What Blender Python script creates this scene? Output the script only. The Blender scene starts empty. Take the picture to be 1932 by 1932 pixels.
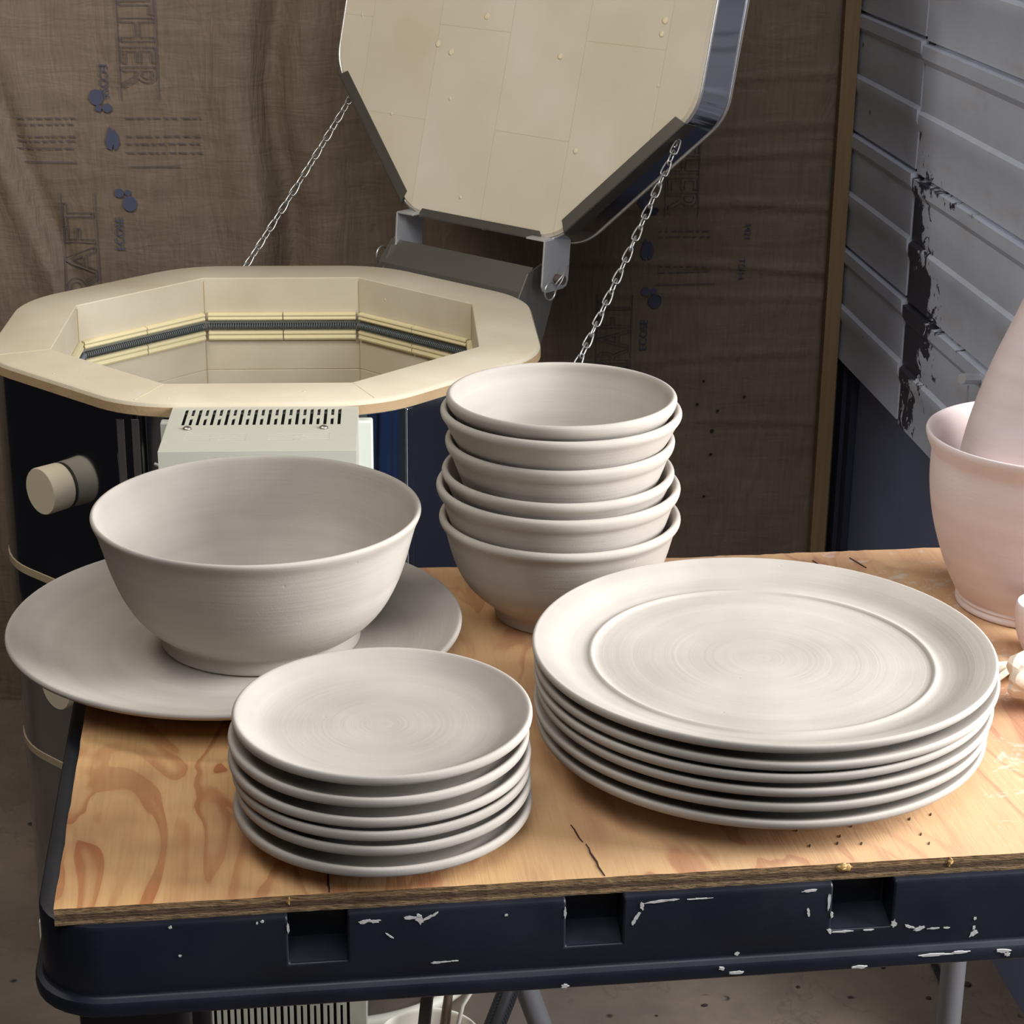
import bpy, bmesh, math, random
from mathutils import Vector, Matrix, noise
R=math.radians; PI=math.pi
C=bpy.context.scene.collection
rnd=random.Random(7)

# ------------------------------------------------------------------ helpers
def lin(r,g,b):
    f=lambda c:(c/255/12.92) if c/255<=.04045 else ((c/255+.055)/1.055)**2.4
    return (f(r),f(g),f(b),1)
def link(o,parent=None):
    C.objects.link(o)
    if parent is not None: o.parent=parent
    return o
def obj(name,bm,mat,parent=None,smooth=None,M=None,bevel=None):
    me=bpy.data.meshes.new(name)
    bmesh.ops.recalc_face_normals(bm,faces=bm.faces)
    bm.to_mesh(me); bm.free()
    if mat: me.materials.append(mat)
    if smooth is not None:
        for p in me.polygons: p.use_smooth=True
        if smooth<3: me.set_sharp_from_angle(angle=smooth)
    o=bpy.data.objects.new(name,me); link(o,parent)
    if M is not None: o.matrix_local=M
    if bevel:
        b=o.modifiers.new('b','BEVEL'); b.width=bevel; b.segments=2; b.limit_method='ANGLE'; b.angle_limit=R(40)
    return o
def thing(name,label,cat,loc=(0,0,0),rz=0,group=None):
    o=bpy.data.objects.new(name,None); o.empty_display_size=.02; link(o)
    o.location=loc; o.rotation_euler=(0,0,rz); o['label']=label; o['category']=cat
    if group:o['group']=group
    return o
def tag(o,label,cat,group=None):
    o['label']=label;o['category']=cat
    if group:o['group']=group
    return o
def structure(o,label,cat):
    o['kind']='structure';o['label']=label;o['category']=cat;return o
def box(bm,x0,x1,y0,y1,z0,z1,M=None):
    vs=[bm.verts.new((x,y,z)) for z in (z0,z1) for y in (y0,y1) for x in (x0,x1)]
    if M is not None:
        for v in vs:v.co=M@v.co
    for f in ((0,2,3,1),(4,5,7,6),(0,1,5,4),(2,6,7,3),(0,4,6,2),(1,3,7,5)): bm.faces.new([vs[i] for i in f])
    return bm
def prism(bm,poly,z0,z1,M=None):
    a=[Vector((x,y,z0)) for x,y in poly];b=[Vector((x,y,z1)) for x,y in poly]
    if M is not None:a=[M@v for v in a];b=[M@v for v in b]
    a=[bm.verts.new(v) for v in a];b=[bm.verts.new(v) for v in b];n=len(a)
    bm.faces.new(a[::-1]);bm.faces.new(b)
    for i in range(n): bm.faces.new((a[i],a[(i+1)%n],b[(i+1)%n],b[i]))
    return bm
def loft(bm,rings,cap0=False,cap1=False,closed=False):
    rs=[[bm.verts.new(v) for v in r] for r in rings];n=len(rs[0])
    for i in range(len(rs)-1+(1 if closed else 0)):
        a=rs[i];b=rs[(i+1)%len(rs)]
        for j in range(n): bm.faces.new((a[j],a[(j+1)%n],b[(j+1)%n],b[j]))
    if cap0:bm.faces.new(rs[0][::-1])
    if cap1:bm.faces.new(rs[-1])
    return bm
def lathe(bm,prof,seg=96,cx=0,cy=0,wob=0,seed=0):
    rings=[];zm=max(z for _,z in prof)
    for r,z in prof:
        rings.append([(cx+(r*(1+wob*math.sin(2*a+seed)+wob*.5*math.sin(3*a+2*seed)))*math.cos(a),cy+(r*(1+wob*math.sin(2*a+seed)+wob*.5*math.sin(3*a+2*seed)))*math.sin(a),z+wob*.6*r*math.sin(a*2+seed*1.7)*(z/zm)**4) for a in [2*PI*i/seg for i in range(seg)]])
    return loft(bm,rings,True,True)
def tube(bm,pts,r,seg=8,closed=False,rad=None):
    pts=[Vector(p) for p in pts];n=len(pts);rings=[];up=None
    for i,p in enumerate(pts):
        if closed: t=(pts[(i+1)%n]-pts[i-1]).normalized()
        else: t=(pts[min(i+1,n-1)]-pts[max(i-1,0)]).normalized()
        if up is None:
            up=Vector((0,0,1)) if abs(t.z)<.9 else Vector((1,0,0))
        s=t.cross(up).normalized();up=s.cross(t).normalized()
        rr=rad[i] if rad else r
        rings.append([p+(s*math.cos(a)+up*math.sin(a))*rr for a in [2*PI*k/seg for k in range(seg)]])
    return loft(bm,rings,not closed,not closed,closed)
def octagon(S,cr,n=6,z=0,rot=0):
    """rounded octagon, flat to flat S, corner radius cr, (8*n points)"""
    out=[];Rv=S/2/math.cos(PI/8)
    for k in range(8):
        va=R(22.5+45*k)+rot
        d=cr/math.cos(PI/8)
        cx,cy=(Rv-d)*math.cos(va),(Rv-d)*math.sin(va)
        for i in range(n):
            a=va-PI/8+PI/4*i/(n-1)
            out.append((cx+cr*math.cos(a),cy+cr*math.sin(a),z))
    return out
def smoothprof(pts,it=2):
    """Chaikin, keeps ends"""
    for _ in range(it):
        q=[pts[0]]
        for a,b in zip(pts[:-1],pts[1:]):
            q.append((a[0]*.75+b[0]*.25,a[1]*.75+b[1]*.25));q.append((a[0]*.25+b[0]*.75,a[1]*.25+b[1]*.75))
        q.append(pts[-1]);pts=q
    return pts
def boolean_cut(o,cutbm):
    me=bpy.data.meshes.new('c');bmesh.ops.recalc_face_normals(cutbm,faces=cutbm.faces);cutbm.to_mesh(me);cutbm.free()
    c=bpy.data.objects.new('c',me);C.objects.link(c);c.matrix_world=o.matrix_world
    c.parent=o.parent;c.matrix_local=o.matrix_local
    m=o.modifiers.new('x','BOOLEAN');m.operation='DIFFERENCE';m.object=c;m.solver='EXACT'
    bpy.context.view_layer.update()
    dg=bpy.context.evaluated_depsgraph_get()
    new=bpy.data.meshes.new_from_object(o.evaluated_get(dg))
    o.modifiers.remove(m);old=o.data;nm=old.name;o.data=new;bpy.data.meshes.remove(old);new.name=nm
    bpy.data.objects.remove(c);bpy.data.meshes.remove(me)

# ------------------------------------------------------------------ materials
class NT:
    def __init__(s,name):
        s.m=bpy.data.materials.new(name);s.m.use_nodes=True;s.t=s.m.node_tree;s.N=s.t.nodes;s.L=s.t.links
        s.b=s.N['Principled BSDF']
        s.co=s.N.new('ShaderNodeTexCoord').outputs['Object']
    def set(s,**k):
        for a,v in k.items(): s.b.inputs[a.replace('_',' ')].default_value=v
        return s
    def ln(s,a,b): s.L.new(a,b)
    def mapping(s,sc=(1,1,1),loc=(0,0,0),rot=(0,0,0),src=None):
        n=s.N.new('ShaderNodeMapping');s.ln(src or s.co,n.inputs[0]);n.inputs['Scale'].default_value=sc;n.inputs['Location'].default_value=loc;n.inputs['Rotation'].default_value=rot;return n.outputs[0]
    def noise(s,scale,detail=3,rough=.5,dist=0,vec=None):
        n=s.N.new('ShaderNodeTexNoise');s.ln(vec or s.co,n.inputs['Vector']);n.inputs['Scale'].default_value=scale;n.inputs['Detail'].default_value=detail;n.inputs['Roughness'].default_value=rough;n.inputs['Distortion'].default_value=dist;return n.outputs['Fac']
    def vor(s,scale,vec=None,out='Distance'):
        n=s.N.new('ShaderNodeTexVoronoi');s.ln(vec or s.co,n.inputs['Vector']);n.inputs['Scale'].default_value=scale;return n.outputs[out]
    def ramp(s,fac,stops,mode='LINEAR'):
        n=s.N.new('ShaderNodeValToRGB');s.ln(fac,n.inputs[0]);cr=n.color_ramp;cr.interpolation=mode
        while len(cr.elements)<len(stops):cr.elements.new(.5)
        for e,(p,c) in zip(cr.elements,stops):
            e.position=p;e.color=c if hasattr(c,'__len__') else (c,c,c,1)
        return n.outputs[0]
    def mix(s,fac,a,b,mode='MIX'):
        n=s.N.new('ShaderNodeMix');n.data_type='RGBA';n.blend_type=mode
        for i,v in ((0,fac),(6,a),(7,b)):
            if hasattr(v,'links'): s.ln(v,n.inputs[i])
            else: n.inputs[i].default_value=v
        return n.outputs[2]
    def math(s,op,a,b=0,c=None):
        n=s.N.new('ShaderNodeMath');n.operation=op
        for i,v in enumerate([a,b]+([c] if c is not None else [])):
            if hasattr(v,'links'): s.ln(v,n.inputs[i])
            else: n.inputs[i].default_value=v
        return n.outputs[0]
    def sep(s,src=None):
        n=s.N.new('ShaderNodeSeparateXYZ');s.ln(src or s.co,n.inputs[0]);return n.outputs
    def comb(s,x,y,z):
        n=s.N.new('ShaderNodeCombineXYZ')
        for i,v in enumerate((x,y,z)):
            if hasattr(v,'links'): s.ln(v,n.inputs[i])
            else: n.inputs[i].default_value=v
        return n.outputs[0]
    def bump(s,h,st=.3,dist=.001,prev=None):
        n=s.N.new('ShaderNodeBump');s.ln(h,n.inputs['Height']);n.inputs['Strength'].default_value=st;n.inputs['Distance'].default_value=dist
        if prev:s.ln(prev,n.inputs['Normal'])
        s.ln(n.outputs[0],s.b.inputs['Normal']);return n.outputs[0]
    def col(s,c):
        if hasattr(c,'links'): s.ln(c,s.b.inputs['Base Color'])
        else: s.b.inputs['Base Color'].default_value=c
        return s
def simple(name,c,rough=.6,metal=0,nz=0,sc=200,var=0):
    t=NT(name);t.set(Roughness=rough,Metallic=metal)
    if var:
        d=tuple(x*(1-var) for x in c[:3])+(1,)
        t.col(t.mix(t.noise(sc*.15,4),d,c))
    else:t.col(c)
    if nz:t.bump(t.noise(sc,3),nz,.0006)
    return t.m
def clay_mat(name,c1,c2,rough=.85,seed=0.):
    t=NT(name);t.set(Roughness=rough)
    t.b.inputs['Specular IOR Level'].default_value=.25
    x,y,z=t.sep()
    r=t.math('SQRT',t.math('ADD',t.math('MULTIPLY',x,x),t.math('MULTIPLY',y,y)))
    v=t.comb(t.math('MULTIPLY',r,1.),t.math('MULTIPLY',z,1.),t.math('MULTIPLY',x,.04))
    rings=t.noise(420,2,.6,0,v)
    fine=t.noise(900,2,.5)
    rad=t.noise(70,2,.6,0,v)
    low=t.noise(11,3,.55)
    f=t.math('ADD',t.math('MULTIPLY',low,.75),t.math('MULTIPLY',rad,.35))
    t.col(t.mix(t.ramp(f,[(.35,0.),(.75,1.)]),c1,c2))
    b=t.bump(rings,.22,.0006);b=t.bump(fine,.12,.0004,b)
    sc=t.vor(38);t.bump(t.ramp(sc,[(0,0.),(.045,1.)]),.25,.0006,b)
    return t.m
M_clay=clay_mat('greenware_clay',lin(160,152,143),lin(186,178,169))
M_pink=clay_mat('pink_clay',lin(206,187,183),lin(224,211,213))
M_cream=clay_mat('cream_clay',lin(205,186,165),lin(222,206,188))

def brick_mat():
    t=NT('firebrick');t.set(Roughness=.95);t.b.inputs['Specular IOR Level'].default_value=.1
    n=t.noise(9,4);base=t.mix(t.ramp(n,[(.35,0.),(.7,1.)]),lin(192,180,157),lin(206,196,176))
    pv=t.vor(55);pn=t.noise(40,3)
    pits=t.math('MULTIPLY',t.ramp(pv,[(.0,1.),(.09,0.)]),t.ramp(pn,[(.5,0.),(.62,1.)]))
    t.col(t.mix(pits,base,lin(236,220,184)))
    g=t.noise(700,2);b=t.bump(g,.25,.0006);b=t.bump(pits,.5,.002,b)
    return t.m
M_brick=brick_mat()
def lidbrick_mat():
    t=NT('firebrick_lid');t.set(Roughness=.95);t.b.inputs['Specular IOR Level'].default_value=.1
    n=t.noise(7,3)
    base=t.mix(t.ramp(n,[(.35,0.),(.7,1.)]),lin(203,193,173),lin(214,206,191))
    x,y,z=t.sep()
    br=t.N.new('ShaderNodeTexBrick');t.ln(t.comb(y,x,0.),br.inputs['Vector'])
    br.inputs['Scale'].default_value=1;br.inputs['Brick Width'].default_value=.228;br.inputs['Row Height'].default_value=.114
    br.inputs['Mortar Size'].default_value=.0006;br.inputs['Mortar Smooth'].default_value=.3
    br.inputs['Color1'].default_value=(1,1,1,1);br.inputs['Color2'].default_value=(.96,.93,.88,1);br.inputs['Mortar'].default_value=(.86,.82,.76,1)
    base=t.mix(1.,base,br.outputs['Color'],'MULTIPLY')
    pv=t.vor(38);pn=t.noise(16,3)
    pits=t.math('MULTIPLY',t.ramp(pv,[(.0,1.),(.12,.9),(.17,0.)]),t.ramp(pn,[(.56,0.),(.6,1.)]))
    t.col(t.mix(pits,base,lin(232,214,180)))
    g=t.noise(700,2);b=t.bump(g,.2,.0006);b=t.bump(pits,.6,.003,b)
    return t.m
M_lidbrick=lidbrick_mat()
M_brickedge=simple('scorched_brick_edge',lin(176,148,112),.95,0,.5,300,.3)
M_ceram=simple('ceramic_holder',lin(222,208,165),.7,0,.15,300,.05)
M_groove_shade=simple('groove_shade',lin(132,130,118),.8)
M_coil=simple('element_wire',lin(104,110,114),.45,.5)
def steel_mat(name,c,rough,var=.08):
    t=NT(name);t.set(Metallic=1.,Roughness=rough);t.col(c)
    n=t.noise(5,4,.6,1.);t.ln(t.ramp(n,[(.3,max(rough-var,.05)),(.7,rough+var)]),t.b.inputs['Roughness'])
    t.bump(t.noise(3.5,2),.25,.02)
    return t.m
M_steel=steel_mat('stainless_jacket',lin(165,168,176),.10,.03)
M_band=steel_mat('polished_lid_band',lin(190,194,204),.14)
M_galv=simple('galvanised_plate',lin(150,146,140),.5,.85,.1,60,.25)
M_dkplate=simple('dull_steel_plate',lin(118,114,108),.55,.8,.1,60,.3)
M_bright=simple('brushed_bracket',lin(205,205,208),.45,.6,.2,300,.08)
M_rim=simple('bright_rolled_rim',lin(240,242,246),.30,1.)
M_chain=simple('zinc_chain',lin(190,190,188),.35,.8)
M_rust=simple('rusty_pin',lin(92,78,74),.8,.3)
M_enamel=simple('enamel_grey',lin(184,182,168),.5,0,.1,500,.03)
M_enamel2=simple('enamel_pale',lin(200,203,194),.4)
M_dirtyenamel=simple('dusty_enamel',lin(150,148,134),.7,0,.1,300,.2)
M_dark=simple('dark_cavity',lin(28,24,18),.9)
M_screw=simple('screw_steel',lin(170,165,155),.35,.9)
M_plug=simple('plug_ceramic',lin(198,186,162),.9,0,.15,400,.12)
M_spacer=simple('plug_collar_ceramic',lin(150,142,122),.9,0,.15,400,.1)
M_seam=simple('jacket_gap_brick',lin(168,150,122),.9,0,.2,300,.2)
M_white=simple('white_plastic',lin(225,220,208),.4)
M_rubber=simple('black_rubber',lin(30,30,34),.6)
M_iron=simple('dark_iron',lin(70,66,64),.5,.6,.1,100,.3)
M_tube=simple('painted_grey_tube',lin(112,112,116),.45,.3)
M_pinhandle=simple('brown_handle',lin(96,80,66),.6)

def ply_mat():
    t=NT('fir_plywood');t.set(Roughness=.62)
    x,y,z=t.sep()
    warp=t.noise(3.,2,.5,0,t.mapping((5,1.4,1)))
    # rotary-cut grain: long cathedral patches running front to back
    v=t.comb(t.math('MULTIPLY',x,12.),t.math('ADD',t.math('MULTIPLY',y,3.6),t.math('MULTIPLY',x,1.0)),0.)
    n1=t.noise(1.25,3.,.5,.9,v)
    bands=t.math('FRACT',t.math('MULTIPLY',n1,6.5))
    m1=t.ramp(bands,[(.0,1.),(.14,.95),(.34,.15),(.8,0.),(.97,.25),(1.,1.)])
    n2=t.noise(1.0,2.,.5,0,t.comb(t.math('MULTIPLY',x,7.),t.math('MULTIPLY',y,4.),3.))
    msk=t.ramp(n2,[(.36,.12),(.58,1.)])
    f=t.math('MULTIPLY',m1,msk)
    pale=t.mix(t.noise(5,3),lin(206,158,104),lin(220,178,124))
    c=t.mix(f,pale,lin(170,98,54))
    # fine fibre streaks
    fib=t.noise(1.,3,.6,0,t.comb(t.math('MULTIPLY',x,420.),t.math('MULTIPLY',y,22.),0.))
    c=t.mix(t.math('MULTIPLY',t.ramp(fib,[(.45,0.),(.75,1.)]),.22),c,lin(140,92,56))
    # weathered greyish right-hand part and clay smudges (world stays put)
    wx=t.ramp(t.math('ADD',x,t.math('MULTIPLY',t.noise(9,3),.2)),[(.15,0.),(.52,1.)])
    c=t.mix(t.math('MULTIPLY',wx,.55),c,lin(196,164,134))
    sm=t.ramp(t.noise(55,5,.7,.6),[(.56,0.),(.64,1.)])
    loc=t.ramp(t.math('ADD',x,t.math('MULTIPLY',t.noise(14,2),.1)),[(.52,0.),(.56,1.)])
    c=t.mix(t.math('MULTIPLY',t.math('MULTIPLY',sm,loc),.6),c,lin(214,204,192))
    st=t.ramp(t.noise(8,3,.6,0,t.mapping((1,1,1),(3,1,0))),[(.5,0.),(.62,1.)])
    c=t.mix(t.math('MULTIPLY',st,.38),c,lin(136,86,66))
    t.col(c)
    b=t.bump(fib,.25,.0008);t.bump(t.noise(1.,2,.5,0,t.comb(t.math('MULTIPLY',x,60.),t.math('MULTIPLY',y,9.),0.)),.35,.001,b)
    return t.m
M_ply=ply_mat()
def plyedge_mat():
    t=NT('plywood_edge');t.set(Roughness=.9)
    x,y,z=t.sep()
    l=t.ramp(t.math('MULTIPLY',z,1/.0095),[(0.,lin(120,96,68)),(.2,lin(166,136,98)),(.36,lin(98,72,52)),(.62,lin(110,84,60)),(.68,lin(160,130,92)),(1.,lin(150,118,80))],'LINEAR')
    n=t.noise(1,3,.6,0,t.mapping((140,140,900)))
    t.col(t.mix(t.ramp(n,[(.45,0.),(.7,.8)]),l,lin(70,50,38)))
    t.bump(n,.6,.002)
    return t.m
M_plyedge=plyedge_mat()
def plastic_mat():
    t=NT('black_plastic');t.set(Roughness=.42);t.b.inputs['Specular IOR Level'].default_value=.45
    n=t.noise(12,4)
    t.col(t.mix(t.ramp(n,[(.4,0.),(.75,1.)]),lin(18,21,31),lin(27,31,43)))
    t.ln(t.ramp(t.noise(20,3),[(.3,.34),(.7,.55)]),t.b.inputs['Roughness'])
    t.bump(t.noise(500,2),.12,.0004)
    return t.m
M_plast=plastic_mat()
M_paint=simple('white_paint_splash',lin(205,203,200),.6,0,.3,400,.1)

def concrete_mat():
    t=NT('concrete_floor');t.set(Roughness=.85)
    a=t.mix(t.ramp(t.noise(3,5,.6),[(.35,0.),(.7,1.)]),lin(98,86,77),lin(134,119,106))
    a=t.mix(t.math('MULTIPLY',t.ramp(t.noise(14,5,.7),[(.45,0.),(.7,1.)]),.5),a,lin(96,86,80))
    sp=t.math('MULTIPLY',t.ramp(t.vor(26,t.mapping((1,1,0))),[(.1,1.),(.16,0.)]),t.ramp(t.noise(18,2),[(.52,0.),(.56,1.)]))
    a=t.mix(sp,a,lin(46,38,36))
    cr=t.ramp(t.math('ABSOLUTE',t.math('SUBTRACT',t.noise(2.2,6,.65,.5),.5)),[(0.,1.),(.006,0.)])
    a=t.mix(t.math('MULTIPLY',cr,.22),a,lin(50,42,38))
    t.col(a);t.bump(t.noise(60,4),.3,.003)
    return t.m
def kraft_mat():
    t=NT('kraft_paper');t.set(Roughness=.6);t.b.inputs['Specular IOR Level'].default_value=.3
    # fine vertical fibre
    f=t.noise(1,3,.6,0,t.mapping((230,230,20)))
    a=t.mix(f,lin(100,87,74),lin(132,115,98))
    g=t.noise(1.0,3,.5,0,t.mapping((4,4,4)))
    a=t.mix(t.math('MULTIPLY',t.ramp(g,[(.35,0.),(.7,1.)]),.35),a,lin(92,79,68))
    t.col(a)
    b=t.bump(t.noise(1,3,.6,1.,t.mapping((26,26,7))),.45,.012)
    b=t.bump(t.noise(1,4,.6,.5,t.mapping((9,9,40))),.35,.008,b)
    t.bump(f,.25,.0015,b)
    return t.m
def ink(): return simple('blue_grey_ink',lin(66,70,92),.7)
def ink2(): return simple('faint_ink',lin(84,76,80),.7)
def door_mat(peel):
    t=NT('door_paint_peeling' if peel else 'door_paint');t.set(Roughness=.38)
    x,y,z=t.sep()
    base=t.mix(t.ramp(t.noise(4,4,.6),[(.3,0.),(.7,1.)]),lin(180,186,202),lin(204,210,226))
    # rusty streaks under ribs
    base=t.mix(t.math('MULTIPLY',t.ramp(t.noise(1,3,.6,0,t.mapping((8,8,30))),[(.55,0.),(.75,1.)]),.35),base,lin(166,148,124))
    if peel:
        # y is the distance along the panel from its far edge, z the height
        n=t.math('ADD',t.math('MULTIPLY',t.noise(34,6,.72,.6),.7),t.math('MULTIPLY',t.noise(11,3,.5),.3))
        zf=t.math('MULTIPLY',t.math('ABSOLUTE',t.math('SUBTRACT',z,.66)),1.35)
        d=t.math('ADD',t.math('MULTIPLY',y,2.1),zf)
        d=t.math('ADD',d,-.17)
        m=t.ramp(t.math('SUBTRACT',n,d),[(.415,0.),(.43,1.)])
        # along the main horizontal break
        e=t.math('ABSOLUTE',t.math('SUBTRACT',z,.665));e2=t.math('ABSOLUTE',t.math('SUBTRACT',z,.822))
        ee=t.math('MINIMUM',e,e2)
        m2=t.ramp(t.math('SUBTRACT',n,t.math('ADD',t.math('MULTIPLY',ee,9.),t.math('MULTIPLY',y,.55))),[(.43,0.),(.45,1.)])
        m=t.math('MAXIMUM',m,m2)
        base=t.mix(m,base,lin(52,52,66))
        t.bump(m,.6,-.0015)
    else:
        m=t.ramp(t.math('MULTIPLY',t.ramp(t.vor(20),[(.06,1.),(.1,0.)]),t.ramp(t.noise(9,2),[(.58,0.),(.6,1.)])),[(.5,0.),(.6,1.)])
        base=t.mix(m,base,lin(90,84,86))
        t.bump(t.noise(25,4),.25,.002)
    t.col(base)
    return t.m
M_conc=concrete_mat();M_kraft=kraft_mat();M_ink=ink();M_ink2=ink2()
M_door=door_mat(False);M_peel=door_mat(True)
def slate():
    t=NT('dark_slate_sheet');t.set(Roughness=.5)
    t.col(t.mix(t.noise(6,4),lin(88,94,118),lin(108,116,144)));t.bump(t.noise(14,3),.3,.004);return t.m
M_slate=slate()
M_slatedk=simple('navy_jamb',lin(38,40,58),.6)
def woodstrip():
    t=NT('tan_stud');t.set(Roughness=.75)
    f=t.noise(1,3,.6,0,t.mapping((200,200,7)))
    t.col(t.mix(f,lin(112,90,64),lin(146,120,84)));t.bump(f,.3,.001);return t.m
M_stud=woodstrip()

# ------------------------------------------------------------------ camera
F_PX=3771.913;PITCH=R(20.034);ROLL=R(.597)
cam=bpy.data.cameras.new('camera');cam.sensor_width=36;cam.sensor_height=36;cam.sensor_fit='HORIZONTAL';cam.lens=36*F_PX/1932
cam.clip_start=.02;cam.clip_end=50
co=bpy.data.objects.new('camera',cam);C.objects.link(co)
fw=Vector((0,math.cos(PITCH),-math.sin(PITCH)));rt=Vector((1,0,0));up=Vector((0,math.sin(PITCH),math.cos(PITCH)))
r2=rt*math.cos(ROLL)+up*math.sin(ROLL);u2=up*math.cos(ROLL)-rt*math.sin(ROLL)
m=Matrix((r2,u2,-fw)).transposed().to_4x4();m.translation=(0,0,1.27);co.matrix_world=m
bpy.context.scene.camera=co

# ------------------------------------------------------------------ room
bm=bmesh.new();box(bm,-1.5,1.0,-.6,2.78,-.04,0)
structure(obj('floor',bm,M_conc),'stained concrete garage floor with dark crumbs','floor')

WA=R(4.5);WX,WY=.437,2.75      # back wall: runs left from the corner
wu=Vector((math.cos(WA),math.sin(WA),0));wn=Vector((math.sin(WA),-math.cos(WA),0))   # wn faces the camera
def wdisp(u,z):
    d=0
    d+=.006*noise.noise(Vector((u*3.1,z*1.4,0)))
    d+=.0035*noise.noise(Vector((u*11,z*4,4)))
    d+=.0018*noise.noise(Vector((u*26,z*30,8)))
    # deep vertical fold between the two batts
    k=u+.755+.012*math.sin(z*16)
    d+=-.022*math.exp(-(k/.020)**2)+.012*math.exp(-((k+.05)/.03)**2)+.008*math.exp(-((k-.05)/.03)**2)
    # slack pleats at the left edge
    if u<-1.0:
        k2=(u+1.13)+.35*(z-.80);d+=.012*math.exp(-(k2/.02)**2)-.010*math.exp(-((k2-.03)/.015)**2)
    # horizontal creases in the right-hand batt
    if u>-.42:
        w=min(1,(u+.42)/.1)
        for i,(zz,a) in enumerate(((.835,.004),(.786,.005),(.712,.006),(.633,.006),(.60,.003),(.9,.004),(.50,.003),(.40,.004))):
            q=z-zz-.010*math.sin(u*7+i*1.3);d+=w*a*(math.exp(-((q-.003)/.0055)**2)-.7*math.exp(-((q+.003)/.004)**2))
    return d
def wpt(u,z,off=0):
    p=Vector((WX,WY,0))+wu*u+wn*(wdisp(u,z)+off);return Vector((p.x,p.y,z))
bm=bmesh.new();NU,NZ=330,230;U0,U1,Z0,Z1=-1.95,.03,0,1.55
g=[[bm.verts.new(wpt(U0+(U1-U0)*i/NU,Z0+(Z1-Z0)*j/NZ)) for j in range(NZ+1)] for i in range(NU+1)]
for i in range(NU):
    for j in range(NZ): bm.faces.new((g[i][j],g[i+1][j],g[i+1][j+1],g[i][j+1]))
# give the sheet its backing
bk=[bm.verts.new(Vector((WX,WY+.06,0))+wu*u+Vector((0,0,z))) for u,z in ((U0,Z0),(U1,Z0),(U1,Z1),(U0,Z1))]
bm.faces.new(bk)
wall=obj('wall_back',bm,M_kraft,smooth=4)
structure(wall,'brown kraft paper faced insulation wall with faded blue print','wall')

# printing on the paper ---------------------------------------------------
def print_poly(polys,name,mat,off=.0035):
    bm=bmesh.new()
    for poly in polys:
        if len(poly)<3: continue
        try: bm.faces.new([bm.verts.new(wpt(u,z,off)) for u,z in poly])
        except ValueError: pass
    return bm
def text_strokes(body,size,outline,width=.001):
    cu=bpy.data.curves.new('t','FONT');cu.body=body;cu.size=size;cu.resolution_u=3
    if outline: cu.fill_mode='NONE';cu.bevel_depth=width/2;cu.bevel_resolution=0
    else: cu.offset=.0
    o=bpy.data.objects.new('t',cu);C.objects.link(o);bpy.context.view_layer.update()
    dg=bpy.context.evaluated_depsgraph_get();me=bpy.data.meshes.new_from_object(o.evaluated_get(dg))
    vs=[v.co.copy() for v in me.vertices];fs=[tuple(p.vertices) for p in me.polygons]
    bpy.data.objects.remove(o);bpy.data.curves.remove(cu);bpy.data.meshes.remove(me)
    return vs,fs
def wall_text(body,size,u,z,rot,mat,outline=False,width=.001,stretch=1.,off=.0035):
    """text running along the wall; rot=-90 reads downwards, 90 upwards"""
    vs,fs=text_strokes(body,size,outline,width)
    c,s=math.cos(R(rot)),math.sin(R(rot));bm=bmesh.new();vv=[]
    for v in vs:
        x=v.x*stretch;y=v.y
        vv.append(bm.verts.new(wpt(u+x*c-y*s,z+x*s+y*c,off+v.z*.3)))
    for f in fs:
        try:bm.faces.new([vv[i] for i in f])
        except ValueError:pass
    return obj('printed_text',bm,mat,wall)
def rect(u0,u1,z0,z1): return [(u0,z0),(u1,z0),(u1,z1),(u0,z1)]
def disc(u,z,ru,rz,n=20): return [(u+ru*math.cos(2*PI*k/n),z+rz*math.sin(2*PI*k/n)) for k in range(n)]
def frame(u0,u1,z0,z1,w=.0012): return [rect(u0,u1,z1-w,z1),rect(u0,u0+w,z0,z1),rect(u1-w,u1,z0,z1),rect(u0,u1,z0,z0+w)]
def UZ(x,z): return (x-WX)/math.cos(WA),z
def logo(x,z,flip,name='printed_logo'):
    u,_=UZ(x,z);s=-1 if flip else 1
    bm=print_poly([disc(u-s*.006,z,.0095,.0105),disc(u+s*.0075,z-s*.014,.0065,.006),disc(u-s*.004,z-s*.0145,.0042,.0042)],name,M_ink)
    obj(name,bm,M_ink,wall)
def flame(x,z):
    u,_=UZ(x,z)
    bm=print_poly([[(u-.003,z+.018),(u+.001,z+.010),(u+.003,z+.015),(u+.008,z+.006),(u+.0095,z-.004),(u+.006,z-.012),(u+.002,z-.014),(u+.001,z-.006),(u-.002,z-.014),(u-.007,z-.011),(u-.0095,z-.003),(u-.007,z+.006)]],'f',M_ink)
    obj('printed_logo',bm,M_ink,wall)
def lines(x0,x1,zs,mat=M_ink2):
    u0,_=UZ(x0,0);u1,_=UZ(x1,0);ps=[];r=random.Random(int(x0*1000))
    for z in zs:
        u=u0
        while u<u1:
            w=r.uniform(.004,.012);ps.append(rect(u,min(u+w,u1),z,z+.0016));u+=w+r.uniform(.002,.005)
    obj('printed_text',print_poly(ps,'l',mat),mat,wall)
def rule(x0,x1,z,w=.0012):
    u0,_=UZ(x0,0);u1,_=UZ(x1,0);n=6
    obj('printed_rule',print_poly([rect(u0+(u1-u0)*i/n,u0+(u1-u0)*(i+1)/n,z,z+w) for i in range(n)],'r',M_ink2),M_ink2,wall)
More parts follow.
